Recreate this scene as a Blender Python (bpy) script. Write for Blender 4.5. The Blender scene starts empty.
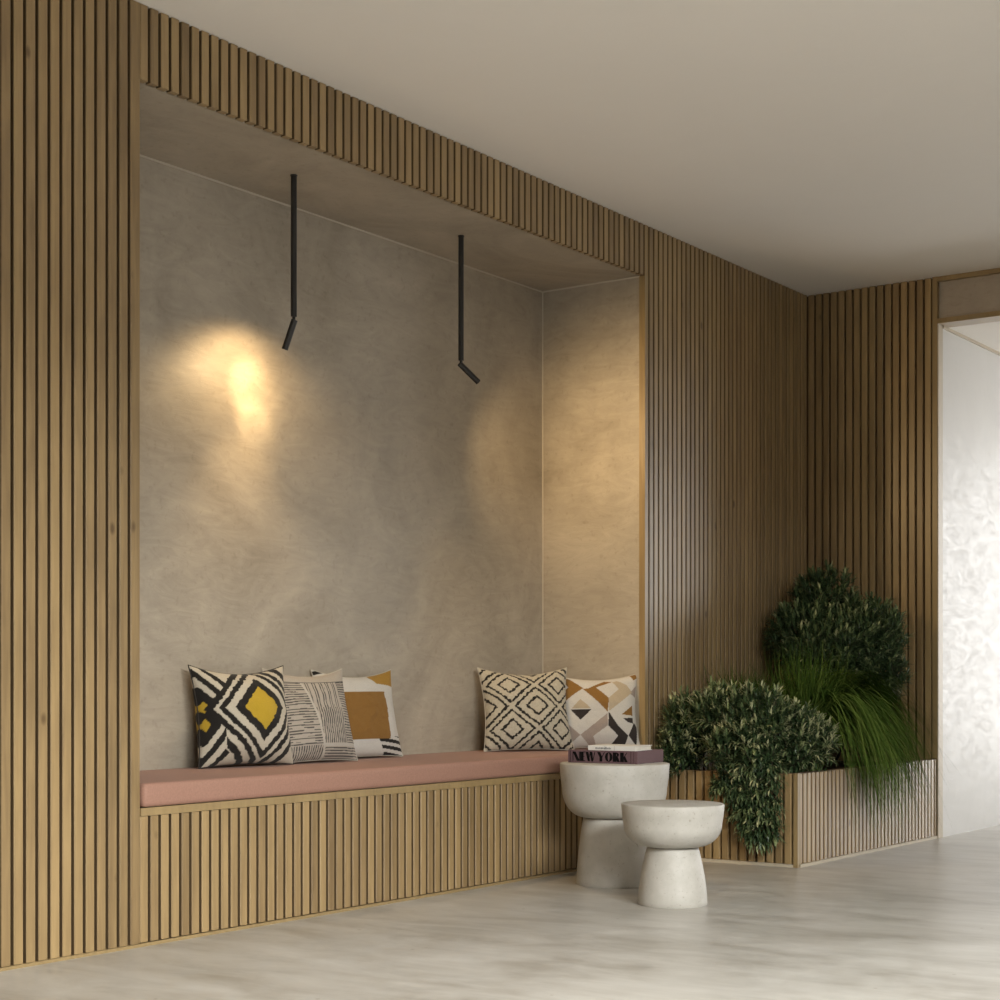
import bpy, math, random
from mathutils import Vector, Matrix, noise as mnoise
random.seed(7)
S = bpy.context.scene
COL = S.collection
PI = math.pi

# ------------------------------------------------------------------ helpers
class MB:
    """collects shapes into one mesh"""
    def __init__(self):
        self.v = []; self.f = []; self.fc = []; self.mi = []; self.m = 0
    def add(self, vs, fs, tint=None):
        n = len(self.v); self.v += [tuple(p) for p in vs]
        for f in fs:
            self.f.append([i + n for i in f]); self.mi.append(self.m)
            self.fc.append(tint)
    def box(self, x0, x1, y0, y1, z0, z1, bev=0.0):
        if bev > 0:
            vs = []
            b = bev
            import bmesh
            bm = bmesh.new(); bmesh.ops.create_cube(bm, size=1)
            for q in bm.verts:
                q.co = Vector(((x0 + x1) / 2 + q.co.x * (x1 - x0), (y0 + y1) / 2 + q.co.y * (y1 - y0), (z0 + z1) / 2 + q.co.z * (z1 - z0)))
            bmesh.ops.bevel(bm, geom=bm.edges[:], offset=b, segments=3, profile=.6, affect='EDGES')
            bm.verts.index_update()
            self.add([q.co.copy() for q in bm.verts], [[q.index for q in f.verts] for f in bm.faces]); bm.free(); return
        vs = [(x, y, z) for x in (x0, x1) for y in (y0, y1) for z in (z0, z1)]
        self.add(vs, [(0, 1, 3, 2), (4, 6, 7, 5), (0, 4, 5, 1), (2, 3, 7, 6), (0, 2, 6, 4), (1, 5, 7, 3)])
    def prism(self, poly, fn, a, b):
        """extrude polygon (2D) between a and b; fn(u,v,w)->xyz"""
        n = len(poly)
        vs = [fn(u, v, a) for u, v in poly] + [fn(u, v, b) for u, v in poly]
        fs = [list(range(n))[::-1], list(range(n, 2 * n))] + [(i, (i + 1) % n, n + (i + 1) % n, n + i) for i in range(n)]
        self.add(vs, fs)
    def tube(self, p, q, r0, r1=None, n=16, caps=True):
        r1 = r0 if r1 is None else r1
        p, q = Vector(p), Vector(q); d = (q - p).normalized()
        a = d.orthogonal().normalized(); b = d.cross(a)
        vs = []
        for c, r in ((p, r0), (q, r1)):
            for k in range(n):
                t = 2 * PI * k / n
                vs.append(c + (a * math.cos(t) + b * math.sin(t)) * r)
        fs = [(k, (k + 1) % n, n + (k + 1) % n, n + k) for k in range(n)]
        if caps: fs += [list(range(n))[::-1], list(range(n, 2 * n))]
        self.add(vs, fs)
    def lathe(self, prof, c=(0, 0, 0), n=96):
        m = len(prof); vs = []
        for r, z in prof:
            for k in range(n):
                t = 2 * PI * k / n
                vs.append((c[0] + r * math.cos(t), c[1] + r * math.sin(t), c[2] + z))
        fs = [(j * n + k, j * n + (k + 1) % n, (j + 1) * n + (k + 1) % n, (j + 1) * n + k) for j in range(m - 1) for k in range(n)]
        fs += [list(range(n))[::-1], [(m - 1) * n + k for k in range(n)]]
        self.add(vs, fs)
    def build(self, name, mat, parent=None, smooth=False, fix=True):
        me = bpy.data.meshes.new(name); me.from_pydata(self.v, [], self.f)
        if fix:
            import bmesh
            bm = bmesh.new(); bm.from_mesh(me); bmesh.ops.recalc_face_normals(bm, faces=bm.faces[:]); bm.to_mesh(me); bm.free()
        mats = mat if isinstance(mat, (list, tuple)) else [mat]
        for x in mats: me.materials.append(x)
        if len(mats) > 1: me.polygons.foreach_set('material_index', self.mi)
        if any(c is not None for c in self.fc):
            at = me.attributes.new('tint', 'FLOAT', 'FACE')
            at.data.foreach_set('value', [c or 0.0 for c in self.fc])
        if smooth:
            me.polygons.foreach_set('use_smooth', [True] * len(me.polygons))
            if smooth != 'all': me.set_sharp_from_angle(angle=math.radians(smooth))
        me.update()
        o = bpy.data.objects.new(name, me); COL.objects.link(o)
        if parent: o.parent = parent
        return o

def tag(o, label=None, cat=None, group=None, kind=None):
    if label: o['label'] = label
    if cat: o['category'] = cat
    if group: o['group'] = group
    if kind: o['kind'] = kind
    return o
def empty(name, loc, rz=0.0):
    o = bpy.data.objects.new(name, None); COL.objects.link(o)
    o.location = loc; o.rotation_euler = (0, 0, rz); o.empty_display_size = .1
    return o
def struct(name, mb, mat, label, cat, smooth=False):
    return tag(mb.build(name, mat, None, smooth), label, cat, None, 'structure')

# ------------------------------------------------------------------ materials
def mat(name):
    m = bpy.data.materials.new(name); m.use_nodes = True
    return m, m.node_tree.nodes, m.node_tree.links, m.node_tree.nodes['Principled BSDF']
def nd(N, t, **kw):
    n = N.new(t)
    for k, v in kw.items():
        if k in n.inputs: n.inputs[k].default_value = v
        else: setattr(n, k, v)
    return n
def math_(N, L, op, a, b=None, c=None):
    n = N.new('ShaderNodeMath'); n.operation = op
    for i, x in enumerate((a, b, c)):
        if x is None: continue
        if hasattr(x, 'is_linked') or hasattr(x, 'links'): L.new(x, n.inputs[i])
        else: n.inputs[i].default_value = x
    return n.outputs[0]
def ramp(N, L, fac, stops):
    r = N.new('ShaderNodeValToRGB'); e = r.color_ramp.elements
    while len(e) < len(stops): e.new(.5)
    for k, (p, c) in zip(e, stops):
        k.position = p; k.color = (*c, 1) if len(c) == 3 else c
    L.new(fac, r.inputs[0]); return r.outputs[0]
def mix(N, L, mode, fac, a, b):
    n = N.new('ShaderNodeMix'); n.data_type = 'RGBA'; n.blend_type = mode
    for i, x in ((0, fac), (6, a), (7, b)):
        if hasattr(x, 'links'): L.new(x, n.inputs[i])
        elif isinstance(x, tuple): n.inputs[i].default_value = (*x, 1)
        else: n.inputs[i].default_value = x
    return n.outputs[2]
def bump(N, L, h, strength, dist, P):
    b = N.new('ShaderNodeBump'); b.inputs['Strength'].default_value = strength; b.inputs['Distance'].default_value = dist
    L.new(h, b.inputs['Height']); L.new(b.outputs[0], P.inputs['Normal'])

PITCH = .0409
def wood(name, axis, dark=(.18, .118, .054), light=(.355, .244, .113), rough=.36, per_slat=True, spec=.58):
    """pine slats: grain along z, each slat its own shade and grain, sparse knots"""
    m, N, L, P = mat(name)
    g = nd(N, 'ShaderNodeNewGeometry'); sep = nd(N, 'ShaderNodeSeparateXYZ'); L.new(g.outputs['Position'], sep.inputs[0])
    ax = sep.outputs[axis]
    idx = math_(N, L, 'FLOOR', math_(N, L, 'DIVIDE', ax, PITCH))
    wn = nd(N, 'ShaderNodeTexWhiteNoise', noise_dimensions='1D'); L.new(idx, wn.inputs['W'])
    off = math_(N, L, 'MULTIPLY', wn.outputs['Value'], 37.0) if per_slat else 0.0
    cx = nd(N, 'ShaderNodeCombineXYZ')
    L.new(math_(N, L, 'ADD', sep.outputs['X'], off), cx.inputs[0]); L.new(math_(N, L, 'ADD', sep.outputs['Y'], off), cx.inputs[1])
    L.new(math_(N, L, 'MULTIPLY', math_(N, L, 'ADD', sep.outputs['Z'], off), .06), cx.inputs[2])
    n1 = nd(N, 'ShaderNodeTexNoise', Scale=60.0, Detail=5.0, Roughness=.6, Distortion=.4); L.new(cx.outputs[0], n1.inputs['Vector'])
    cx2 = nd(N, 'ShaderNodeCombineXYZ')
    L.new(math_(N, L, 'ADD', sep.outputs['X'], off), cx2.inputs[0]); L.new(math_(N, L, 'ADD', sep.outputs['Y'], off), cx2.inputs[1])
    L.new(math_(N, L, 'MULTIPLY', math_(N, L, 'ADD', sep.outputs['Z'], off), .35), cx2.inputs[2])
    n2 = nd(N, 'ShaderNodeTexNoise', Scale=9.0, Detail=3.0); L.new(cx2.outputs[0], n2.inputs['Vector'])
    fac = math_(N, L, 'ADD', math_(N, L, 'MULTIPLY', n1.outputs[0], .6), math_(N, L, 'MULTIPLY', n2.outputs[0], .45))
    if per_slat: fac = math_(N, L, 'ADD', fac, math_(N, L, 'MULTIPLY', math_(N, L, 'SUBTRACT', wn.outputs['Value'], .5), .30))
    c = ramp(N, L, fac, [(.25, dark), (.75, light)])
    # knots
    kx = nd(N, 'ShaderNodeCombineXYZ')
    L.new(math_(N, L, 'ADD', sep.outputs['X'], off), kx.inputs[0]); L.new(math_(N, L, 'ADD', sep.outputs['Y'], off), kx.inputs[1])
    L.new(math_(N, L, 'MULTIPLY', math_(N, L, 'ADD', sep.outputs['Z'], off), .55), kx.inputs[2])
    vo = nd(N, 'ShaderNodeTexVoronoi', Scale=6.0, Randomness=1.0); L.new(kx.outputs[0], vo.inputs['Vector'])
    kn = ramp(N, L, vo.outputs['Distance'], [(.035, (.42, .36, .30)), (.075, (1, 1, 1))])
    c = mix(N, L, 'MULTIPLY', .9, c, kn)
    L.new(c, P.inputs['Base Color'])
    P.inputs['Roughness'].default_value = rough; P.inputs['Specular IOR Level'].default_value = spec
    bump(N, L, n1.outputs[0], .12, .002, P)
    return m

def plaster(name, a, b, rough=(.45, .6), scale=1.0, bstr=.25, fine=.1):
    m, N, L, P = mat(name)
    g = nd(N, 'ShaderNodeNewGeometry')
    n1 = nd(N, 'ShaderNodeTexNoise', Scale=1.7 * scale, Detail=7.0, Roughness=.62, Distortion=1.2); L.new(g.outputs['Position'], n1.inputs['Vector'])
    mp = nd(N, 'ShaderNodeMapping'); mp.inputs['Rotation'].default_value = (.4, .9, .6); mp.inputs['Scale'].default_value = (1, 1, 3.2)
    L.new(g.outputs['Position'], mp.inputs[0])
    n2 = nd(N, 'ShaderNodeTexNoise', Scale=5.0 * scale, Detail=6.0, Roughness=.65, Distortion=2.2); L.new(mp.outputs[0], n2.inputs['Vector'])
    f = math_(N, L, 'ADD', math_(N, L, 'MULTIPLY', n1.outputs[0], .65), math_(N, L, 'MULTIPLY', n2.outputs[0], .35))
    c = ramp(N, L, f, [(.32, a), (.68, b)])
    n3 = nd(N, 'ShaderNodeTexNoise', Scale=45.0 * scale, Detail=3.0); L.new(g.outputs['Position'], n3.inputs['Vector'])
    sp = ramp(N, L, n3.outputs[0], [(.28, (.72, .70, .67)), (.40, (1, 1, 1))])
    c = mix(N, L, 'MULTIPLY', fine * 4, c, sp)
    L.new(c, P.inputs['Base Color'])
    mr = nd(N, 'ShaderNodeMapRange'); L.new(n2.outputs[0], mr.inputs[0]); mr.inputs[1].default_value = .3; mr.inputs[2].default_value = .7
    mr.inputs[3].default_value = rough[0]; mr.inputs[4].default_value = rough[1]; L.new(mr.outputs[0], P.inputs['Roughness'])
    bump(N, L, n2.outputs[0], bstr, .02, P)
    return m

def flat(name, c, rough=.5, metallic=0.0, spec=.5, nscale=0, namp=.1, sheen=0.0, bstr=0):
    m, N, L, P = mat(name)
    P.inputs['Roughness'].default_value = rough; P.inputs['Metallic'].default_value = metallic
    P.inputs['Specular IOR Level'].default_value = spec
    if sheen: P.inputs['Sheen Weight'].default_value = sheen; P.inputs['Sheen Roughness'].default_value = .4
    if nscale:
        t = nd(N, 'ShaderNodeTexCoord'); n = nd(N, 'ShaderNodeTexNoise', Scale=float(nscale), Detail=4.0); L.new(t.outputs['Object'], n.inputs['Vector'])
        col = ramp(N, L, n.outputs[0], [(.3, tuple(x * (1 - namp) for x in c)), (.7, tuple(min(1, x * (1 + namp)) for x in c))])
        L.new(col, P.inputs['Base Color'])
        if bstr: bump(N, L, n.outputs[0], bstr, .004, P)
    else:
        P.inputs['Base Color'].default_value = (*c, 1)
    return m

M = {}
M['wood_x'] = wood('pine_slats_x', 0)
M['wood_y'] = wood('pine_slats_y', 1)
M['trim'] = wood('pine_trim', 0, per_slat=False, dark=(.20, .138, .063), light=(.34, .24, .112))
M['back'] = flat('slat_backing', (.10, .06, .03), .8)
M['groove'] = flat('shaded_groove', (.120, .078, .038), .7, 0, .3)  # shade between the slats, painted into their side faces
M['niche'] = plaster('niche_plaster', (.265, .228, .176), (.46, .403, .322), (.42, .6), 1.0, .08)
M['passage'] = plaster('passage_plaster', (.63, .625, .61), (.69, .685, .67), (.36, .54), .8, .007, .02)
M['passage'].node_tree.nodes['Principled BSDF'].inputs['Specular IOR Level'].default_value = .28
M['header'] = plaster('header_plaster', (.30, .25, .20), (.42, .36, .29))
M['ceiling'] = plaster('ceiling_paint', (.80, .765, .715), (.82, .785, .735), (.75, .85), 1, .03, .0)
M['white_wall'] = plaster('grey_wall_paint', (.36, .34, .31), (.40, .38, .35), (.7, .8), 1, .05, .0)
M['seam'] = flat('seam_bead', (.50, .45, .37), .6)
M['black'] = flat('black_metal', (.022, .020, .018), .45, .3)
M['lens'] = None
M['rose'] = flat('rose_leather', (.30, .166, .122), .6, 0, .22, 220, .08, .05, .05)
M['soil'] = flat('soil', (.035, .024, .016), .95, 0, .2, 40, .5, 0, 1.0)
M['mauve'] = flat('mauve_cloth', (.125, .072, .078), .75, 0, .3, 300, .12)
M['ink'] = flat('black_ink', (.008, .007, .007), .8, 0, .04)
M['paper'] = flat('paper', (.62, .58, .50), .8, 0, .3, 60, .06)
M['white_cover'] = flat('white_cover', (.66, .64, .60), .5, 0, .4, 40, .03)
M['gray_ink'] = flat('gray_ink', (.18, .18, .18), .6)
M['frame'] = flat('dark_window_frame', (.05, .05, .05), .5)

def stone():
    m, N, L, P = mat('travertine_stone')
    t = nd(N, 'ShaderNodeTexCoord')
    n1 = nd(N, 'ShaderNodeTexNoise', Scale=14.0, Detail=6.0, Roughness=.6); L.new(t.outputs['Object'], n1.inputs['Vector'])
    c = ramp(N, L, n1.outputs[0], [(.3, (.40, .38, .34)), (.7, (.50, .48, .44))])
    n2 = nd(N, 'ShaderNodeTexNoise', Scale=85.0, Detail=3.0, Roughness=.7); L.new(t.outputs['Object'], n2.inputs['Vector'])
    sp = ramp(N, L, n2.outputs[0], [(.30, (.55, .50, .43)), (.39, (1, 1, 1))])
    c = mix(N, L, 'MULTIPLY', .6, c, sp)
    L.new(c, P.inputs['Base Color']); P.inputs['Roughness'].default_value = .55
    bump(N, L, n2.outputs[0], .12, .003, P)
    return m
M['stone'] = stone()

def floor_mat():
    m, N, L, P = mat('polished_concrete')
    g = nd(N, 'ShaderNodeNewGeometry')
    n1 = nd(N, 'ShaderNodeTexNoise', Scale=1.3, Detail=8.0, Roughness=.6, Distortion=.6); L.new(g.outputs['Position'], n1.inputs['Vector'])
    n2 = nd(N, 'ShaderNodeTexNoise', Scale=7.0, Detail=6.0, Roughness=.65, Distortion=.8); L.new(g.outputs['Position'], n2.inputs['Vector'])
    mp = nd(N, 'ShaderNodeMapping'); mp.inputs['Rotation'].default_value = (0, 0, .62); mp.inputs['Scale'].default_value = (1, .35, 1); L.new(g.outputs['Position'], mp.inputs[0])
    n3 = nd(N, 'ShaderNodeTexNoise', Scale=7.0, Detail=10.0, Roughness=.68, Distortion=.5); L.new(mp.outputs[0], n3.inputs['Vector'])
    f = math_(N, L, 'ADD', math_(N, L, 'ADD', math_(N, L, 'MULTIPLY', n1.outputs[0], .35), math_(N, L, 'MULTIPLY', n2.outputs[0], .2)), math_(N, L, 'MULTIPLY', n3.outputs[0], .45))
    c = ramp(N, L, f, [(.38, (.285, .262, .225)), (.5, (.405, .385, .348)), (.62, (.50, .482, .445))])
    n4 = nd(N, 'ShaderNodeTexVoronoi', Scale=7.0); L.new(g.outputs['Position'], n4.inputs['Vector'])
    c = mix(N, L, 'MULTIPLY', .7, c, ramp(N, L, n4.outputs['Distance'], [(.03, (.55, .5, .45)), (.05, (1, 1, 1))]))
    L.new(c, P.inputs['Base Color'])
    mr = nd(N, 'ShaderNodeMapRange'); L.new(n2.outputs[0], mr.inputs[0]); mr.inputs[1].default_value = .3; mr.inputs[2].default_value = .7
    mr.inputs[3].default_value = .30; mr.inputs[4].default_value = .42; L.new(mr.outputs[0], P.inputs['Roughness'])

    return m
M['floor'] = floor_mat()

def leaf_mat(name, stops, rough=.42, spec=.3):
    m, N, L, P = mat(name)
    a = nd(N, 'ShaderNodeAttribute', attribute_name='tint')
    c = ramp(N, L, a.outputs['Fac'], stops)
    L.new(c, P.inputs['Base Color']); P.inputs['Roughness'].default_value = rough
    P.inputs['Specular IOR Level'].default_value = spec
    return m
M['leaf'] = leaf_mat('shrub_leaf', [(0, (.024, .046, .020)), (.5, (.050, .084, .034)), (.8, (.18, .22, .095)), (1, (.38, .39, .22))], .38)
M['grass'] = leaf_mat('grass_blade', [(0, (.024, .042, .010)), (.6, (.072, .128, .024)), (1, (.20, .26, .06))], .7, 0.0)
M['twig'] = flat('twig_bark', (.05, .038, .024), .8)

def fabric(name, wscale=420, bs=.25):
    m, N, L, P = mat(name)
    a = nd(N, 'ShaderNodeAttribute', attribute_name='pattern')
    t = nd(N, 'ShaderNodeTexCoord'); n = nd(N, 'ShaderNodeTexNoise', Scale=float(wscale), Detail=2.0); L.new(t.outputs['Object'], n.inputs['Vector'])
    w = ramp(N, L, n.outputs[0], [(.3, (.82, .82, .82)), (.7, (1, 1, 1))])
    c = mix(N, L, 'MULTIPLY', 1.0, a.outputs['Color'], w)
    L.new(c, P.inputs['Base Color']); P.inputs['Roughness'].default_value = .9; P.inputs['Specular IOR Level'].default_value = .2
    P.inputs['Sheen Weight'].default_value = .08
    bump(N, L, n.outputs[0], bs, .003, P)
    return m
M['fabric'] = fabric('woven_fabric')
M['shag'] = fabric('tufted_fabric', 260, .6)

# ------------------------------------------------------------------ room
H = 2.714; XB = 4.487; ND = .525; NX = 2.86; SOF = 2.495; YJ = -.68
XL = -4.6; YF = -4.5; XE = 9.0; YP = -4.4; PH = 2.487
b = MB(); b.box(XL - .1, XE + .1, YF - .1, ND + .1, -.12, 0); struct('floor', b, M['floor'], 'polished grey concrete floor', 'floor')
b = MB(); b.box(XL - .1, XB + .14, YF - .1, .12, H, H + .12); struct('ceiling', b, M['ceiling'], 'smooth off-white ceiling', 'ceiling')

def slat_poly(w, d, c=.0025):
    # front at v=0 (towards room), back at v=d
    return [(0, d), (w, d), (w, c), (w - c, 0), (c, 0), (0, c)]
SW, SD = .0305, .026
def slats_x(mb, x0, x1, y, z0, z1, groove=3, off=.0):
    """slats along X on a plane facing -Y, front at y; slat sides are coloured dark for the shade in the gaps"""
    k = math.floor(x0 / PITCH + 1e-6)
    while k * PITCH < x1 - .004:
        a = max(k * PITCH + off, x0); e = min(k * PITCH + off + SW, x1)
        if x1 - e < .0075: e = x1
        if e - a > .006:
            n0 = len(mb.f); mb.prism(slat_poly(e - a, SD), lambda u, v, w, a=a: (a + u, y + v, w), z0, z1)
            for i_ in (3, 7): mb.mi[n0 + i_] = groove
        k += 1
def slats_y(mb, y0, y1, x, z0, z1):
    """slats along Y on a plane facing -X, front at x"""
    k = math.floor(y0 / PITCH + 1e-6)
    while k * PITCH < y1 - .004:
        a = max(k * PITCH + .006, y0); e = min(k * PITCH + .006 + SW, y1)
        if e - a > .006:
            mb.prism(slat_poly(e - a, SD), lambda u, v, w, a=a: (x + v, a + u, w), z0, z1)
        k += 1

# back wall: slats left of the niche, header over it, right of it
b = MB(); b.m = 0
slats_x(b, XL + .002, -.0002, 0, .010, H - .002, 3, PITCH - SW - .0055)
slats_x(b, 0, NX + .0265, 0, SOF, H - .002)
slats_x(b, NX + .0265, XB - .002, 0, .010, H - .002)
b.m = 1
b.box(XL - .1, 0, SD, .12, 0, H); b.box(0, NX + .026, SD, .12, SOF + .004, H); b.box(NX + .02, XB + .14, SD, .12, 0, H)
b.m = 2
b.box(XL, 0, -.004, SD, 0, .009); b.box(NX + .026, 2.90, -.004, SD, 0, .009)
struct('wall_back', b, [M['wood_x'], M['back'], M['trim'], M['groove']], 'long wall of vertical pine slats around the seating niche', 'wall')
# niche shell
b = MB(); b.box(-.1, NX + .12, ND, ND + .1, 0, SOF + .1); struct('wall_niche_back', b, M['niche'], 'grey-brown plaster back of the niche', 'wall')
b = MB(); b.box(NX, NX + .1, .122, ND, 0, SOF + .1); b.box(NX, NX + .0195, SD, .122, 0, SOF + .003); struct('wall_niche_right', b, M['niche'], 'plaster right side of the niche', 'wall')
b = MB(); b.box(-.1, 0, .122, ND, 0, SOF + .1); struct('wall_niche_left', b, M['niche'], 'plaster left side of the niche', 'wall')
b = MB(); b.box(0, NX, .0225, ND, SOF, SOF + .0038); b.box(0, NX, .1225, ND, SOF + .0038, SOF + .1); struct('ceiling_niche', b, M['niche'], 'plaster soffit of the niche', 'ceiling')
b = MB(); b.box(0, NX, ND - .004, ND, SOF - .005, SOF); b.box(NX - .004, NX, .025, ND - .004, SOF - .005, SOF); b.box(NX - .004, NX, ND - .005, ND, .472, SOF - .005)
struct('trim_1', b, M['seam'], 'thin pale bead along the niche seams', 'trim')
b = MB(); b.box(NX - .002, NX + .022, -.003, .026, .012, SOF - .001); struct('trim_2', b, M['trim'], 'vertical pine edge strip at the right side of the niche', 'trim')

# right wall
b = MB(); b.m = 0
slats_y(b, YJ + .025, -.001, XB, .36, H - .002)
b.m = 1
b.box(XB + SD, XB + .12, YJ, SD, 0, H)
struct('wall_right', b, [M['wood_y'], M['back']], 'short slatted pine wall behind the planter', 'wall')
b = MB(); b.box(XB + SD, XB + .12, YP, YJ, PH + .02, H); b.box(XB, XB + .12, YF, YP, 0, H); struct('wall_header', b, M['header'], 'plaster panel over the passage opening', 'wall')
b = MB()
b.box(XB - .002, XB + SD, YJ - .001, YJ + .023, .386, H)         # edge of slat panel
b.box(XB - .002, XB + SD, YP, YJ, H - .022, H - .001)         # under ceiling
b.box(XB - .002, XB + .12, YP, YJ, PH, PH + .024)             # lintel
struct('trim_3', b, M['trim'], 'pine frame around the passage opening', 'trim')
M['trim_pale'] = flat('pale_lining', (.50, .43, .32), .5)
b = MB(); b.box(XB + .001, XB + .06, YJ - .006, YJ, 0, PH)
b.box(XB + .06, XE, YJ - .012, YJ, PH - .012, PH); struct('trim_4', b, M['trim_pale'], 'pale timber lining of the passage edge', 'trim')

# passage
b = MB(); b.box(XB + .12, XE + .1, YJ, YJ + .1, 0, PH + .2); b.box(XB + .001, XB + .12, YJ - .0015, YJ - .0005, 0, PH); struct('wall_passage', b, M['passage'], 'pale polished plaster wall of the passage', 'wall')
b = MB(); b.box(XB + .12, XE + .1, YP - .1, YJ, PH, PH + .12); struct('ceiling_passage', b, M['ceiling'], 'white passage ceiling', 'ceiling')
b = MB(); b.box(XB, XE + .1, YP - .1, YP, 0, PH); struct('wall_passage_right', b, M['white_wall'], 'grey right wall of the passage', 'wall')
def wall_with_hole(horizontal, p0, p1, at0, at1, h0, h1, z0, z1, HH, name, m, label):
    """p along wall, at thickness range, hole h0..h1, z0..z1"""
    b = MB()
    for a, e, q, r in ((p0, h0, 0, HH), (h1, p1, 0, HH), (h0, h1, 0, z0), (h0, h1, z1, HH)):
        if e - a < 1e-4 or r - q < 1e-4: continue
        if horizontal: b.box(a, e, at0, at1, q, r)
        else: b.box(at0, at1, a, e, q, r)
    return struct(name, b, m, label, 'wall')
W1 = (-4.2, -.85, .06, 2.44)
wall_with_hole(False, YP, YJ, XE, XE + .1, W1[0], W1[1], W1[2], W1[3], PH, 'wall_passage_end', M['white_wall'], 'end wall of the passage with a wide window')
b = MB()
for yy in (W1[0], -2.62, W1[1] - .05): b.box(XE + .03, XE + .08, yy, yy + .05, W1[2], W1[3])
b.box(XE + .03, XE + .08, W1[0], W1[1], W1[2], W1[2] + .05); b.box(XE + .03, XE + .08, W1[0], W1[1], W1[3] - .05, W1[3])
struct('window_1', b, M['frame'], 'dark framed window at the end of the passage', 'window')
# room behind the camera
W2 = (-4.45, -.1, .05, 2.42)
wall_with_hole(True, XL, XB + .12, YF - .1, YF, W2[0], W2[1], W2[2], W2[3], H, 'wall_front', M['white_wall'], 'wall behind the viewer with a wide window')
b = MB()
for k in range(5):
    xx = W2[0] + k * (W2[1] - W2[0] - .06) / 4; b.box(xx, xx + .06, YF - .08, YF - .03, W2[2], W2[3])
b.box(W2[0], W2[1], YF - .08, YF - .03, W2[2], W2[2] + .06); b.box(W2[0], W2[1], YF - .08, YF - .03, W2[3] - .06, W2[3])
struct('window_2', b, M['frame'], 'dark framed wide window behind the viewer', 'window')
b = MB(); b.box(XL - .1, XL, YF, 0, 0, H); struct('wall_left', b, M['white_wall'], 'grey left wall out of view', 'wall')

# ------------------------------------------------------------------ bench
SEAT = .47
root = tag(empty('bench', (NX / 2, 0, 0)), 'built-in bench front of vertical pine slats filling the niche', 'bench')
def local(mb, o):
    mb.v = [(x - o[0], y - o[1], z - o[2]) for x, y, z in mb.v]; return mb
o_ = (NX / 2, 0, 0)
def woodmat(o): return o
b = MB(); slats_x(b, .0005, NX - .006, 0, .012, .374, 1); local(b, o_).build('slat_front', [M['wood_x'], M['groove']], root)
b = MB(); b.box(.0005, NX - .006, SD, .06, 0, .374); local(b, o_).build('backing_board', M['back'], root)
b = MB(); b.box(.0005, NX - .006, -.004, SD, 0, .0095); local(b, o_).build('plinth_strip', M['trim'], root)
b = MB(); b.box(.0005, NX - .006, -.002, ND - .001, .375, .3985, .001); local(b, o_).build('top_board', M['trim'], root)
# seat pad with rounded edges
b = MB(); b.box(.004, NX - .008, -.012, ND - .002, .400, SEAT, .016)
o = b.build('seat_pad', M['rose'], None, 40)
tag(o, 'long dusty rose seat pad on the built-in bench', 'seat pad')

# ------------------------------------------------------------------ pillows
def pillow(name, label, x, y, yaw, lam, w, h, T, fn, m, seed=0, dz=0.0, NN=150, pinch=.10, parts=None):
    n = NN
    vs = []; cols = []
    mnoise.seed_set(seed + 1)
    def shape(u, v, side):
        X = u * w / 2 * (1 - pinch * (1 - v * v) * abs(u) ** 1.5)
        Z = v * h / 2 * (1 - pinch * (1.9 if v > 0 else .5) * (1 - u * u) * abs(v) ** 2)
        t = max(0, (1 - abs(u) ** 2.2) * (1 - abs(v) ** 2.2)) ** .55 * T
        t *= 1 + .12 * mnoise.noise(Vector((u * 2.2 + seed * 5, v * 2.2, side)))
        t += .003 * mnoise.noise(Vector((u * 7, v * 7 + seed, side * 3))) * (1 - u * u) * (1 - v * v)
        # weight: bulge a little lower
        t *= 1 - .12 * v
        return Vector((X, -side * t, Z + h / 2))
    idx = {}
    def vid(i, j, side):
        e = i in (0, n) or j in (0, n)
        key = (i, j, 0 if e else side)
        if key not in idx:
            u = 2 * i / n - 1; v = 2 * j / n - 1
            idx[key] = len(vs); vs.append(shape(u, v, side)); cols.append(fn(u, v))
        return idx[key]
    fs = []
    for side in (1, -1):
        for i in range(n):
            for j in range(n):
                q = [vid(i, j, side), vid(i + 1, j, side), vid(i + 1, j + 1, side), vid(i, j + 1, side)]
                fs.append(q if side == 1 else q[::-1])
    me = bpy.data.meshes.new(name); me.from_pydata(vs, [], fs); me.materials.append(m)
    me.polygons.foreach_set('use_smooth', [True] * len(fs))
    at = me.color_attributes.new('pattern', 'FLOAT_COLOR', 'POINT')
    buf = []
    for c in cols: buf += [c[0], c[1], c[2], 1.0]
    at.data.foreach_set('color', buf)
    me.update()
    o = bpy.data.objects.new(name, me); COL.objects.link(o)
    o.location = (x, y, SEAT + .002 + dz)
    o.rotation_euler = (-lam, 0, yaw)
    tag(o, label, 'pillow', 'patterned pillows on the bench')
    # piped seam as part
    ring = [(i, 0) for i in range(n)] + [(n, j) for j in range(n)] + [(n - i, n) for i in range(n)] + [(0, n - j) for j in range(n)]
    b = MB(); rr = .0022; K = 6; step = 3; pts = [vs[idx[(i, j, 0)]] for i, j in ring][::step]
    ctr = sum(pts, Vector()) / len(pts); vv = []
    for k, p in enumerate(pts):
        d = (pts[(k + 1) % len(pts)] - pts[k - 1]).normalized(); nn = d.cross(Vector((0, 1, 0))).normalized()
        for q in range(K):
            t = 2 * PI * q / K; vv.append(p + nn * math.cos(t) * rr + Vector((0, 1, 0)) * math.sin(t) * rr)
    L_ = len(pts)
    b.add(vv, [(k * K + q, ((k + 1) % L_) * K + q, ((k + 1) % L_) * K + (q + 1) % K, k * K + (q + 1) % K) for k in range(L_) for q in range(K)])
    s = b.build('seam', seam_mats[name_key(label)], o, 'all')
    return o
CREAM = (.50, .45, .36); BLK = (.016, .014, .012); WHT = (.56, .53, .48); MUST = (.235, .12, .03); YEL = (.46, .31, .03); BEI = (.44, .36, .25); TAU = (.33, .27, .23); DRK = (.035, .028, .025)
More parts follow.
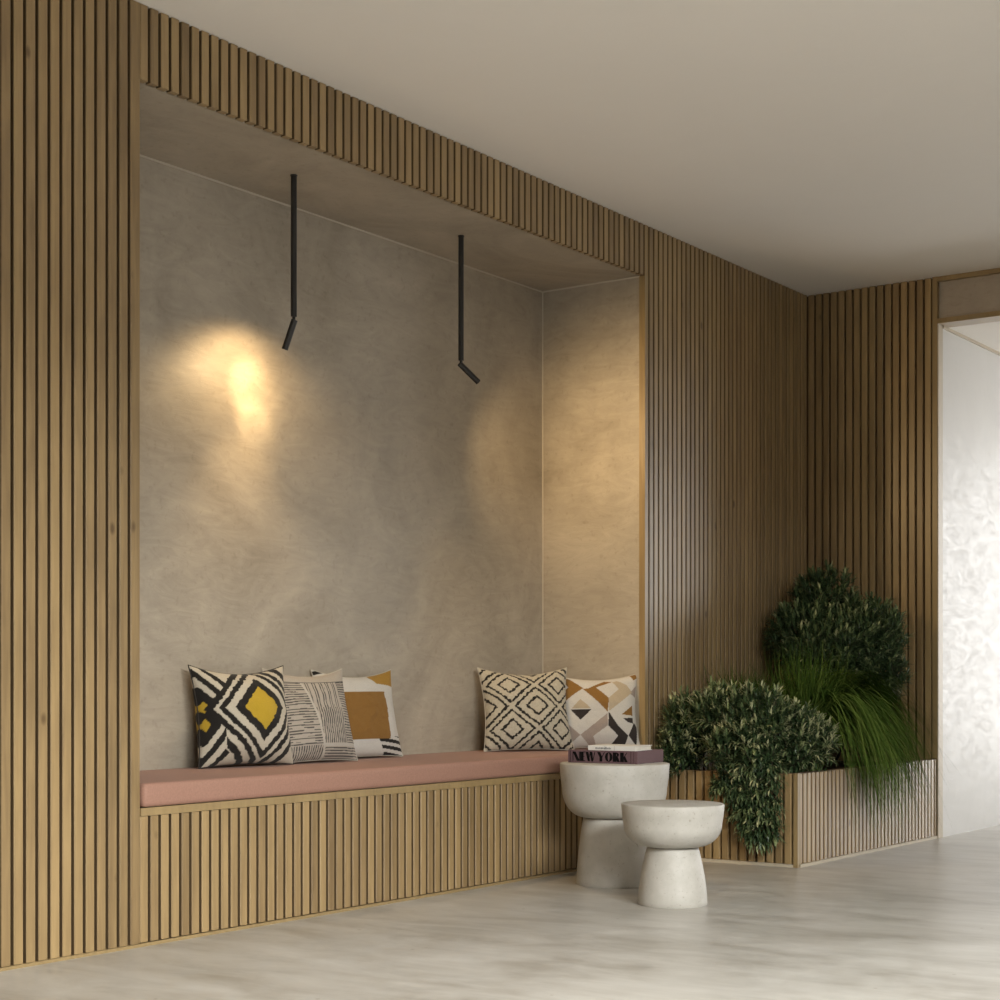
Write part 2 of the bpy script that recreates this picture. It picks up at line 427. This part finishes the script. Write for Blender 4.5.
seam_mats = {'a': flat('black_seam', (.03, .026, .022), .9), 'b': flat('cream_seam', (.44, .40, .33), .9)}
def name_key(label): return 'a' if 'yellow' in label else 'b'
def jit(u, v, f=14, a=.02): return a * mnoise.noise(Vector((u * f, v * f, 3.3)))
def p_kilim(u, v):
    v2 = v + jit(u, v, 16, .03); u2 = u + jit(v, u, 16, .02 if u > -.75 else .004)
    d1 = abs(u2 - .14) / .385 + abs(v2 - .10) / .45
    d2 = abs(u2 + .95) / .07 + abs(v2 - (.15 if v2 > -.03 else -.20)) / .13
    d2b = abs(u2 + .98) / .26 + abs(v2 + .03) / .40
    if d1 < 2.85 or (u > .1 and d1 < 4) or (v < -.3 and u > -.62 and d1 < 3.7):
        d = d1
        if d < 1: return YEL
        if d < 1.5: return BLK
        if d < 1.95: return CREAM
        if d < 2.27: return BLK
        if d < 2.5: return CREAM
        return BLK if d < 2.85 or 3.2 < d < 3.6 else CREAM
    if d2 < 1: return YEL
    d = d2b
    if d < 1.5: return BLK
    if d < 1.95: return CREAM
    if d < 2.45: return BLK
    if d < 3.0: return CREAM
    if d < 3.5: return BLK
    return CREAM
def p_lines(u, v):
    P_ = .056
    base = (.40, .355, .30); ln = (.075, .068, .062)
    curve = -.12 + .28 * (-v) * .5 - .12 * (v > 0) * v
    gap = (.46, .42, .36)
    if v > .70: return base if abs(v - .705) > .012 else ln
    if abs(u - curve) < .028: return gap
    wob = jit(u, v, 5, .012)
    if v < -.70 and u < curve: t, on = u, 1
    elif u < curve: t, on = v, (mnoise.noise(Vector((math.floor(v / P_) * 3.1, math.floor((u + 1) * 4) * 7.7, 1))) > -.35)
    elif v < -.66: t, on = v, 1
    elif u > .62: t, on = v, (v > -.75)
    else:
        t, on = u, 1
        if v > .1 and (math.floor(u / P_) % 3 == 1): on = 0
    if -.74 < v < -.66 and u >= curve: return gap
    ph = ((t + wob) / P_) % 1
    if not on: return base
    return ln if ph < .42 else base
def p_block(u, v):
    u += jit(u, v, 6, .015)
    if u > .30 and v > .66 - .2 * (u - .6) and u + (v - .66) * .6 > .45: return (.36, .20, .035)
    if -.62 < u < .60 and -.62 < v < .47: return MUST
    if u > .28 - (v + .62) * .5 and v < -.56: return BLK if ((v + u * .12 + .02) / .155) % 1 < .52 else WHT
    if u < -.55 and v > .55: return BLK if ((v - u * .5) / .17) % 1 < .5 else WHT
    return WHT
def p_berber(u, v):
    uu = u + jit(u, v, 18, .028); vv = v + jit(v, u, 18, .028)
    p = (uu - .14) / 1.14; q = (vv + .02) / 1.08
    s = p + q; r = p - q
    m_ = max(abs(s - round(s)), abs(r - round(r)))
    g = mnoise.noise(Vector((u * 20, v * 20, 8)))
    wdt = .031 + .012 * g
    if abs(m_ - .205) < wdt or abs(m_ - .42) < wdt: return BLK if g > -.5 else (.10, .09, .07)
    return (.48 + .05 * g, .43 + .05 * g, .335 + .04 * g)
def inpoly(x, y, P):
    c = False; j = len(P) - 1
    for i in range(len(P)):
        if (P[i][1] > y) != (P[j][1] > y) and x < (P[j][0] - P[i][0]) * (y - P[i][1]) / (P[j][1] - P[i][1]) + P[i][0]: c = not c
        j = i
    return c
GEO = [(MUST, [(320, 285), (440, 262), (545, 395), (530, 545)]), (MUST, [(325, 275), (215, 150), (110, 120), (190, 270), (95, 360), (95, 470)]),
       (MUST, [(360, 285), (440, 262), (590, 180), (520, 165)]),
       (BEI, [(545, 395), (545, 535), (790, 330), (730, 240), (640, 170), (590, 185), (650, 290)]),
       (TAU, [(285, 785), (525, 560), (525, 690), (400, 800), (430, 900), (370, 900)]), (TAU, [(285, 785), (100, 600), (100, 760), (200, 880)]),
       (DRK, [(190, 515), (390, 515), (285, 628)]), (BEI, [(205, 505), (380, 505), (290, 405)]),
       (DRK, [(540, 545), (625, 690), (725, 790), (690, 900), (560, 900), (625, 795), (530, 690)]),
       (DRK, [(730, 790), (800, 650), (840, 700), (800, 900)]),
       (MUST, [(665, 570), (790, 470), (790, 580)]), (DRK, [(680, 610), (790, 600), (790, 660), (730, 650)]),
       (MUST, [(760, 120), (960, 100), (800, 190)]), (TAU, [(760, 340), (900, 180), (900, 420)])]
def p_geo(u, v):
    x = 445 + u * 395 - (v < 0) * 0; y = 520 - v * 400
    for c, P in GEO:
        if inpoly(x, y, P): return c
    return WHT
pillow('pillow', 'black and cream kilim pillow with a yellow diamond, leftmost on the bench', .842, .388, -.15, .17, .405, .35, .088, p_kilim, M['fabric'], 1)
pillow('pillow', 'beige pillow with fine dark crosshatched lines, second from the left', 1.182, .364, -.08, .24, .392, .345, .060, p_lines, M['fabric'], 2, NN=210)
pillow('pillow', 'white pillow with a large mustard square and black striped corner', 1.515, .434, -.09, .19, .425, .34, .050, p_block, M['fabric'], 3)
pillow('pillow', 'cream tufted pillow with black double diamond outlines', 2.405, .285, -.66, .28, .395, .36, .075, p_berber, M['shag'], 4)
pillow('pillow', 'white pillow with mustard, taupe and dark geometric shapes, rightmost on the bench', 2.70, .142, -.80, .16, .385, .325, .060, p_geo, M['fabric'], 5)

# ------------------------------------------------------------------ spot lamps
def blackbody_light(name, loc, d, energy, size, blend, color, radius, parent=None):
    l = bpy.data.lights.new(name, 'SPOT'); l.energy = energy; l.spot_size = size; l.spot_blend = blend; l.color = color; l.shadow_soft_size = radius
    o = bpy.data.objects.new(name, l); COL.objects.link(o); o.location = loc
    o.rotation_euler = Vector(d).to_track_quat('-Z', 'Y').to_euler()
    return o
def glow():
    m, N, L, P = mat('lamp_lens'); P.inputs['Emission Color'].default_value = (1, .75, .42, 1); P.inputs['Emission Strength'].default_value = 6; return m
M['lens'] = glow()
WARM = (1.0, .70, .36)
def lamp(x, y, d, label):
    root = tag(empty('spot_lamp', (x, y, SOF)), label, 'lamp', 'black rod spot lamps in the niche')
    b = MB(); b.tube((0, 0, 0), (0, 0, -.485), .0105, n=24); b.build('rod', M['black'], root, 40)
    b = MB(); b.tube((0, 0, -.485), (0, 0, -.4975), .0055, n=16); b.build('joint', M['black'], root, 40)
    b = MB(); b.tube((0, 0, -.0035), (0, 0, 0), .0125, n=24); b.build('ceiling_plate', M['black'], root, 40)
    d = Vector(d).normalized(); p = Vector((0, 0, -.503)); side = d.cross(Vector((0, 0, 1))).normalized()
    s = p - d * .008; e = p + d * .098
    b = MB(); b.tube(s, e, .0112, n=28, caps=False); b.tube(s, s + d * .001, .0111, n=28); b.tube(e, e - d * .016, .0098, n=28, caps=False)
    hd = b.build('lamp_head', M['black'], root, 40)
    b = MB(); b.tube(e - d * .016, e - d * .015, .0099, n=24); b.build('lens', M['lens'], hd)
    return Vector((x, y, SOF)) + e + d * .004, d
e1, d1 = lamp(.938, .262, (-.006, .036, -.090), 'black rod spot lamp aimed at the back wall, the left one')
e2, d2 = lamp(1.898, .262, (.075, -.030, -.060), 'black rod spot lamp with its head tilted to the right, the right one')
blackbody_light('spot_light', e1, (.04, .62, -.52), 7.5, math.radians(152), .5, WARM, .012)
blackbody_light('spot_light', e1, (.072, .225, -.095), 7.0, math.radians(64), 1.0, WARM, .012)
blackbody_light('spot_light', e1, (.088, .225, -.225), 6.5, math.radians(40), .9, WARM, .012)
blackbody_light('spot_light', e1, (.0, .15, -.98), 18.0, math.radians(72), 1.0, WARM, .012)
blackbody_light('spot_light', e2, (.26, -.12, -.95), 30.0, math.radians(74), 1.0, WARM, .012)
blackbody_light('spot_light', e2, (.94, -.22, -.34), 36.0, math.radians(112), 1.0, WARM, .012)

# ------------------------------------------------------------------ side tables
def bowl_table(x, y, h, R, zb, rt, rb, label):
    root = tag(empty('side_table', (x, y, 0)), label, 'side table', 'round stone side tables')
    n = 10
    # stem: convex flare
    prof = [(0.0005, 0), (rb - .002, 0), (rb, .003)]
    for k in range(1, 15):
        t = k / 14; prof.append((rb + (rt - rb) * (t ** 1.7) + 0, .003 + (zb - .006) * t))
    prof += [(rt - .004, zb), (.0005, zb)]
    b = MB(); b.lathe(prof); b.build('stem', M['stone'], root, 50)
    rl = rt * .98
    prof = [(.0005, zb + .001), (rl, zb + .001)]
    zc = zb + (h - zb) * .52
    for k in range(1, 17):
        a = k / 16 * PI / 2
        prof.append((rl + (R * .955 - rl) * math.sin(a) ** 1.0, zb + .001 + (zc - zb) * (1 - math.cos(a))))
    prof += [(R * .985, zc + (h - zc) * .5), (R, h - .004), (R - .0015, h - .001), (R - .004, h), (.0005, h)]
    b = MB(); b.lathe(prof); b.build('table_top', M['stone'], root, 50)
    return root
bowl_table(2.047, -.345, .455, .206, .252, .118, .143, 'taller pale stone bowl-shaped side table with two books on it')
bowl_table(1.681, -.80, .345, .176, .198, .088, .118, 'shorter pale stone bowl-shaped side table in front, with a bare top')

# ------------------------------------------------------------------ books
def broadway(ch):
    T, t = .40, .10
    def rect(a, b_, c, d): return [(a, b_), (c, b_), (c, d), (a, d)]
    if ch == 'N': return .80, [rect(0, 0, .07, 1), [(0.0, 1), (.33, 1), (.80, 0), (.47, 0)], rect(.73, 0, .80, 1)]
    if ch == 'E': return .60, [rect(0, 0, T, 1), rect(T, .93, .58, 1), rect(T, .47, .50, .54), rect(T, 0, .60, .07)]
    if ch == 'W': return 1.08, [[(0, 1), (.31, 1), (.50, 0), (.26, 0)], [(.26, 0), (.33, 0), (.60, 1), (.53, 1)], [(.46, 1), (.76, 1), (.86, .0), (.66, 0)], [(.78, 0), (.85, 0), (1.08, 1), (1.01, 1)]]
    if ch == 'Y': return .84, [[(0, 1), (.34, 1), (.58, .45), (.27, .45)], rect(.27, 0, .58, .45), [(.50, .45), (.58, .45), (.84, 1), (.76, 1)]]
    if ch == 'O':
        out = []
        for s in (1, -1):
            o_ = [(.42 + s * .42 * math.cos(a), .5 + .5 * math.sin(a)) for a in [PI / 2 - PI * k / 14 for k in range(15)]]
            i_ = [(.42 + s * .11 * math.cos(a), .5 + .44 * math.sin(a)) for a in [PI / 2 - PI * k / 14 for k in range(15)]]
            for k in range(14): out.append([o_[k], o_[k + 1], i_[k + 1], i_[k]])
        return .84, out
    if ch == 'R':
        out = [rect(0, 0, T, 1)]
        for k in range(12):
            a, b_ = PI / 2 - PI * k / 12, PI / 2 - PI * (k + 1) / 12
            out.append([(.36 + .32 * math.cos(a), .74 + .26 * math.sin(a)), (.36 + .32 * math.cos(b_), .74 + .26 * math.sin(b_)), (.36 + .10 * math.cos(b_), .74 + .19 * math.sin(b_)), (.36 + .10 * math.cos(a), .74 + .19 * math.sin(a))])
        out += [rect(T, .93, .37, 1), rect(T, .48, .37, .55), [(.32, .48), (.58, .50), (.78, 0), (.46, 0)]]
        return .78, out
    if ch == 'K': return .84, [rect(0, 0, T, 1), [(T, .42), (T, .52), (.70, 1), (.78, 1)], [(.36, .50), (.52, .68), (.84, 0), (.50, 0)]]
    return .16, []
def book(name, x, y, z, yaw, W, D, Hh, cm, label, bd, group, cased=False):
    """origin at front-left corner of spine; local x along spine, y into the depth"""
    root = tag(empty(name, (x, y, z), yaw), label, 'book', group)
    c = MB()
    c.box(0, W, 0, D, 0, bd, .0006); c.box(0, W, 0, D, Hh - bd, Hh, .0006)
    c.box(0, W, -.0005, .004, .0003, Hh - .0003, .0012)
    if cased: c.box(W - .0035, W, .0035, D, bd - .0005, Hh - bd + .0005)
    cov = c.build('cover', cm, root)
    p = MB(); p.box(.004, W - .004, .0045, D - .004, bd + .0003, Hh - bd - .0003); p.build('pages', M['paper'], root)
    return root, cov
def arr(v): return Vector(v)
TOPZ = .4555
byaw = math.radians(-85)
bk, cov = book('book', 1.975, -.184, TOPZ, byaw, .290, .226, .047, M['mauve'], 'thick mauve hardcover book with black lettering, lying on the taller table', .0035, 'books on the taller table', True)
t = MB(); hh = .0350; sx = .020; z0 = .0065
adv = []
for ch in 'NEW YORK':
    w_, polys = broadway(ch); adv.append((w_, polys))
tot = sum(a for a, _ in adv) + .035 * (len(adv) - 1); scale_x = .230 / tot
for w_, polys in adv:
    for P in polys:
        if P: t.prism(P, lambda u, v, w, sx=sx: (sx + u * scale_x, w, z0 + v * hh), -.0013, -.0004)
    sx += (w_ + .035) * scale_x
for xx, ww in ((.010, .0012), (.0075, .0006), (.262, .0014), (.274, .0008)):
    t.box(xx, xx + ww, -.0012, -.0004, .0015, .0455)
t.build('spine_lettering', M['ink'], cov)
bk2, cov2 = book('book', 1.987, -.265, TOPZ + .0475, byaw, .198, .145, .0185, M['white_cover'], 'slim white book lying on top of the mauve book', .002, 'books on the taller table')
t = MB(); rr = random.Random(3); xx = .032
while xx < .095:
    ww = rr.uniform(.0022, .0045); t.box(xx, xx + ww, -.0011, -.0004, .005, .005 + rr.uniform(.005, .008)); xx += ww + .0016
for xx in (.070, .075, .110): t.box(xx, xx + .0007, -.0011, -.0004, .001, .0175)
t.build('spine_marks', M['gray_ink'], cov2)

# ------------------------------------------------------------------ planter
PX0, PY0, PZ = 2.930, -.6785, .385
root = tag(empty('planter', (3.7, -.33, 0)), 'low slatted pine planter box built into the corner, full of plants', 'planter'); o_ = (3.7, -.33, 0)
b = MB(); slats_x(b, PX0 + .0205, XB - .0005, PY0, .014, PZ - .003, 1); local(b, o_).build('slat_front', [M['wood_x'], M['groove']], root)
b = MB(); slats_y(b, PY0 + .0205, -.001, PX0, .014, PZ - .003); local(b, o_).build('slat_side', M['wood_y'], root)
b = MB(); b.box(PX0, PX0 + .020, PY0, PY0 + .020, .0, PZ, .0015); local(b, o_).build('corner_post', M['trim'], root)
b = MB(); b.box(PX0 + SD, PX0 + .04, PY0 + .0205, -.001, 0, PZ - .001); b.box(PX0 + SD + .008, XB - .001, PY0 + SD, PY0 + .04, 0, PZ - .001); local(b, o_).build('inner_box', M['back'], root)
b = MB(); b.box(PX0 + .0205, XB - .0005, PY0 - .004, PY0 + SD - .001, 0, .0125); b.box(PX0 - .003, PX0 + SD - .001, PY0 + .0205, -.001, 0, .0125); local(b, o_).build('plinth_strip', M['trim_pale'], root)
b = MB(); n = 24
gx = [PX0 + .041 + (XB - .004 - PX0 - .041) * i / n for i in range(n + 1)]; gy = [PY0 + .041 + (-.002 - PY0 - .041) * j / 12 for j in range(13)]
b.add([(x, y, .345 + .012 * mnoise.noise(Vector((x * 9, y * 9, 0)))) for x in gx for y in gy], [(i * 13 + j, (i + 1) * 13 + j, (i + 1) * 13 + j + 1, i * 13 + j + 1) for i in range(n) for j in range(12)])
local(b, o_).build('soil', M['soil'], root)

# ------------------------------------------------------------------ plants
def leaf(mb, p, d, up, L_, W_, tint, bend=.25):
    d = d.normalized(); s = d.cross(up)
    if s.length < 1e-3: s = d.orthogonal()
    s.normalize(); nrm = s.cross(d)
    a = p; m1 = p + d * L_ * .38 + nrm * L_ * .06; m2 = p + d * L_ * .72 + nrm * L_ * .03; e = p + d * L_ - nrm * L_ * bend * .35
    w1, w2 = W_ / 2, W_ * .40
    f = nrm * W_ * .22
    vs = [a, m1 + s * w1 + f, m1, m1 - s * w1 + f, m2 + s * w2 + f * .8, m2, m2 - s * w2 + f * .8, e]
    mb.add(vs, [(0, 2, 1), (0, 3, 2), (1, 2, 5, 4), (2, 3, 6, 5), (4, 5, 7), (5, 6, 7)], tint)
def rnd_dir(r):
    while True:
        v = Vector((r.uniform(-1, 1), r.uniform(-1, 1), r.uniform(-1, 1)))
        if .05 < v.length < 1: return v.normalized()
def ok(p): return p.x < XB - .012 and p.y < -.012
def shrub(name, label, base, blobs, seed, density, LL, tipamt=.3, droop=False):
    """blobs: (centre, radii) ellipsoids whose skin carries leafy twigs"""
    r = random.Random(seed)
    root = tag(empty(name, base), label, 'shrub', 'small-leaved shrubs in the planter'); base = Vector(base)
    lf = MB(); st = MB()
    def to(v): return v - base
    for c, rad in blobs:
        c = Vector(c); rad = Vector(rad)
        area = 4 * PI * ((rad.x * rad.y) ** 1.6 / 3 + (rad.x * rad.z) ** 1.6 / 3 + (rad.y * rad.z) ** 1.6 / 3) ** (1 / 1.6)
        nt = int(area * density)
        st_from = base.copy(); st_from.z = base.z
        mid = (st_from + c) / 2 + Vector((r.uniform(-.03, .03), r.uniform(-.03, .03), .02))
        if not droop:
            st.tube(to(st_from), to(mid), .007, .005, 7); st.tube(to(mid), to(c), .005, .003, 7)
        for _ in range(nt):
            u = rnd_dir(r); q = r.random() ** .45
            q = .5 + .55 * q
            tip = Vector((c.x + u.x * rad.x * q, c.y + u.y * rad.y * q, c.z + u.z * rad.z * q))
            if not ok(tip): continue
            # outward & upward twig
            ax = Vector((u.x / rad.x, u.y / rad.y, u.z / rad.z)).normalized()
            ax = (ax * .8 + Vector((0, 0, -.35 if droop else .55)) + rnd_dir(r) * .45).normalized()
            tl = r.uniform(.05, .085)
            p0 = tip - ax * tl
            if r.random() < .5: st.tube(to(p0), to(tip), .0014, .0008, 4, False)
            nl = r.randint(9, 12); ph = r.uniform(0, 6.3)
            a = ax.orthogonal().normalized(); bb = ax.cross(a)
            bright = r.random()
            for k in range(nl):
                t = (k + .5) / nl; an = ph + k * 2.4
                rad_d = a * math.cos(an) + bb * math.sin(an)
                sp = 1.05 - .75 * t
                d = (ax * (1 - sp * .45) + rad_d * sp * .8 + rnd_dir(r) * .18).normalized()
                base_p = p0 + ax * tl * t
                ll = LL * r.uniform(.7, 1.1) * (1.0 - .25 * t)
                if not ok(base_p + d * ll): continue
                tint = .12 + .38 * r.random() + (tipamt * (t - .35) if t > .5 else 0) * (0.4 + 1.3 * bright)
                leaf(lf, to(base_p), d, Vector((0, 0, 1)), ll, ll * .25, max(0, min(1, tint)), r.uniform(0, .6))
    st.build('stem', M['twig'], root)
    lf.build('foliage', M['leaf'], root, False, False)
    return root
def grass(name, label, base, n, seed, kinds, tint0=0.0):
    """kinds: (share, azimuth range, reach range, crest height range, tip height range)"""
    r = random.Random(seed); root = tag(empty(name, base), label, 'grass', 'grass tufts in the planter')
    base = Vector(base); mb = MB()
    for share, az, reach, crest, tipz in kinds:
        for _ in range(int(n * share)):
            an = r.uniform(0, 2 * PI); rr = .07 * math.sqrt(r.random())
            p = base + Vector((rr * math.cos(an), rr * math.sin(an) * .8, 0))
            a = math.radians(r.uniform(*az)); out = Vector((math.cos(a), math.sin(a), 0))
            R_ = r.uniform(*reach); c = r.uniform(*crest); tz = r.uniform(*tipz)
            P1 = p + out * R_ * .22 + Vector((0, 0, c)); P2 = p + out * R_ * .72 + Vector((0, 0, c * 1.05)); P3 = p + out * R_ + Vector((0, 0, tz)) + rnd_dir(r) * .06
            ns = 11; pts = []; bad = False
            for k in range(ns + 1):
                t = k / ns; q = p * (1 - t) ** 3 + P1 * 3 * t * (1 - t) ** 2 + P2 * 3 * t * t * (1 - t) + P3 * t ** 3
                if k > 2 and not ok(q): bad = True; break
                if k > 3 and q.z < PZ + .01 and q.y > PY0 - .006: bad = True; break
                if q.z < .02: break
                pts.append(q)
            if len(pts) < 4 or bad: continue
            m_ = len(pts); w = r.uniform(.0034, .0064); vs = []
            for k, q in enumerate(pts):
                t = k / (m_ - 1); dd = (pts[min(k + 1, m_ - 1)] - pts[max(k - 1, 0)])
                s = dd.cross(Vector((0, 0, 1)))
                if s.length < 1e-6: s = Vector((1, 0, 0))
                s.normalize(); ww = w * (1 - t ** 2.2) * .5 + .0002
                vs += [q - base + s * ww, q - base - s * ww]
            mb.add(vs, [(2 * k, 2 * k + 1, 2 * k + 3, 2 * k + 2) for k in range(m_ - 1)], max(0, min(1, tint0 + .15 + .7 * r.random() ** 1.3)))
    mb.build('blades', M['grass'], root, False, False)
    return root

BLOB_A = [((4.125, -.26, 1.150), (.17, .16, .16)), ((3.965, -.24, .975), (.21, .19, .17)), ((4.19, -.42, .985), (.21, .22, .18)),
          ((3.92, -.36, .885), (.22, .2, .17)), ((4.20, -.49, .80), (.15, .16, .15)), ((4.08, -.40, .93), (.2, .2, .17))]
BLOB_B = [((3.00, -.150, .586), (.14, .12, .14)), ((2.975, -.326, .619), (.15, .15, .14)), ((2.955, -.49, .59), (.16, .16, .16)),
          ((3.07, -.60, .524), (.15, .14, .15)), ((3.18, -.64, .506), (.11, .10, .11)), ((2.87, -.45, .475), (.11, .15, .12)), ((2.97, -.12, .47), (.13, .10, .12))]
BLOB_C = [((2.872, -.52, .415), (.07, .12, .07)), ((2.86, -.55, .335), (.055, .10, .085)), ((2.856, -.51, .25), (.05, .135, .10)), ((2.854, -.54, .155), (.05, .115, .085)), ((2.86, -.40, .315), (.05, .09, .065))]
shrub('shrub', 'tallest rounded small-leaved shrub, standing in the corner behind the grass', (4.08, -.32, .345), BLOB_A, 11, 820, .052, .6)
shrub('shrub', 'low wide variegated shrub spilling over the planter edge beside the tables', (3.05, -.40, .345), BLOB_B, 12, 700, .052, 1.0)
shrub('shrub', 'trailing shrub strand hanging down the side of the planter', (2.99, -.50, .345), BLOB_C, 13, 850, .046, .7, True)
grass('grass_tuft', 'bright green grass tuft arching over the front of the planter', (3.58, -.42, .345), 3600, 21,
      [(.16, (-180, 180), (.03, .26), (.26, .46), (.30, .57)), (.40, (-56, -4), (.30, .62), (.32, .58), (-.16, .24)), (.44, (-120, -28), (.28, .56), (.26, .50), (-.26, .14))], .06)
grass('grass_tuft', 'dark upright grass tuft behind the low shrub', (3.36, -.20, .345), 900, 22,
      [(.7, (-180, 180), (.03, .24), (.28, .40), (.30, .48)), (.3, (-180, 0), (.2, .35), (.28, .38), (.05, .3))], -.12)

# ------------------------------------------------------------------ light
def area(name, loc, d, sx, sy, energy, color):
    l = bpy.data.lights.new(name, 'AREA'); l.shape = 'RECTANGLE'; l.size = sx; l.size_y = sy; l.energy = energy; l.color = color
    o = bpy.data.objects.new(name, l); COL.objects.link(o); o.location = loc
    o.rotation_euler = Vector(d).to_track_quat('-Z', 'Y').to_euler()
    return o
DAY = (1.0, .985, .96)
area('daylight_passage', (XE + .30, -2.5, 1.25), (-1, 0, 0), 3.4, 2.4, 192, DAY)
area('skylight_front', (-2.6, YF - 2.0, 3.3), (.14, 1, -.38), 4.8, 1.4, 1800, (.985, .99, .955))
area('ceiling_fill', (-1.8, YF - 1.2, .0), (0, .75, 1), 5.0, 1.6, 40, DAY)  # added fill lamp outside the window, tilted up to brighten the ceiling
W = bpy.data.worlds.new('sky'); S.world = W; W.use_nodes = True
W.node_tree.nodes['Background'].inputs[0].default_value = (.72, .80, .90, 1); W.node_tree.nodes['Background'].inputs[1].default_value = .6

# ------------------------------------------------------------------ camera
cd = bpy.data.cameras.new('camera'); cam = bpy.data.objects.new('camera', cd); COL.objects.link(cam); S.camera = cam
cam.location = (-3.322, -3.615, .77); cam.rotation_euler = (PI / 2, 0, -(PI / 2 - math.atan(1181 / 1670)))
cd.sensor_width = 36; cd.lens = 1.670 * 36; cd.shift_y = .179; cd.clip_start = .05

S.view_settings.view_transform = 'Standard'; S.view_settings.look = 'None'; S.view_settings.gamma = 1; S.view_settings.use_curve_mapping = False
S.view_settings.exposure = 0.0
S.cycles.use_denoising = True; S.cycles.max_bounces = 10; S.cycles.diffuse_bounces = 6; S.cycles.glossy_bounces = 4
S.cycles.sample_clamp_indirect = 6.0; S.cycles.caustics_reflective = False; S.cycles.caustics_refractive = False
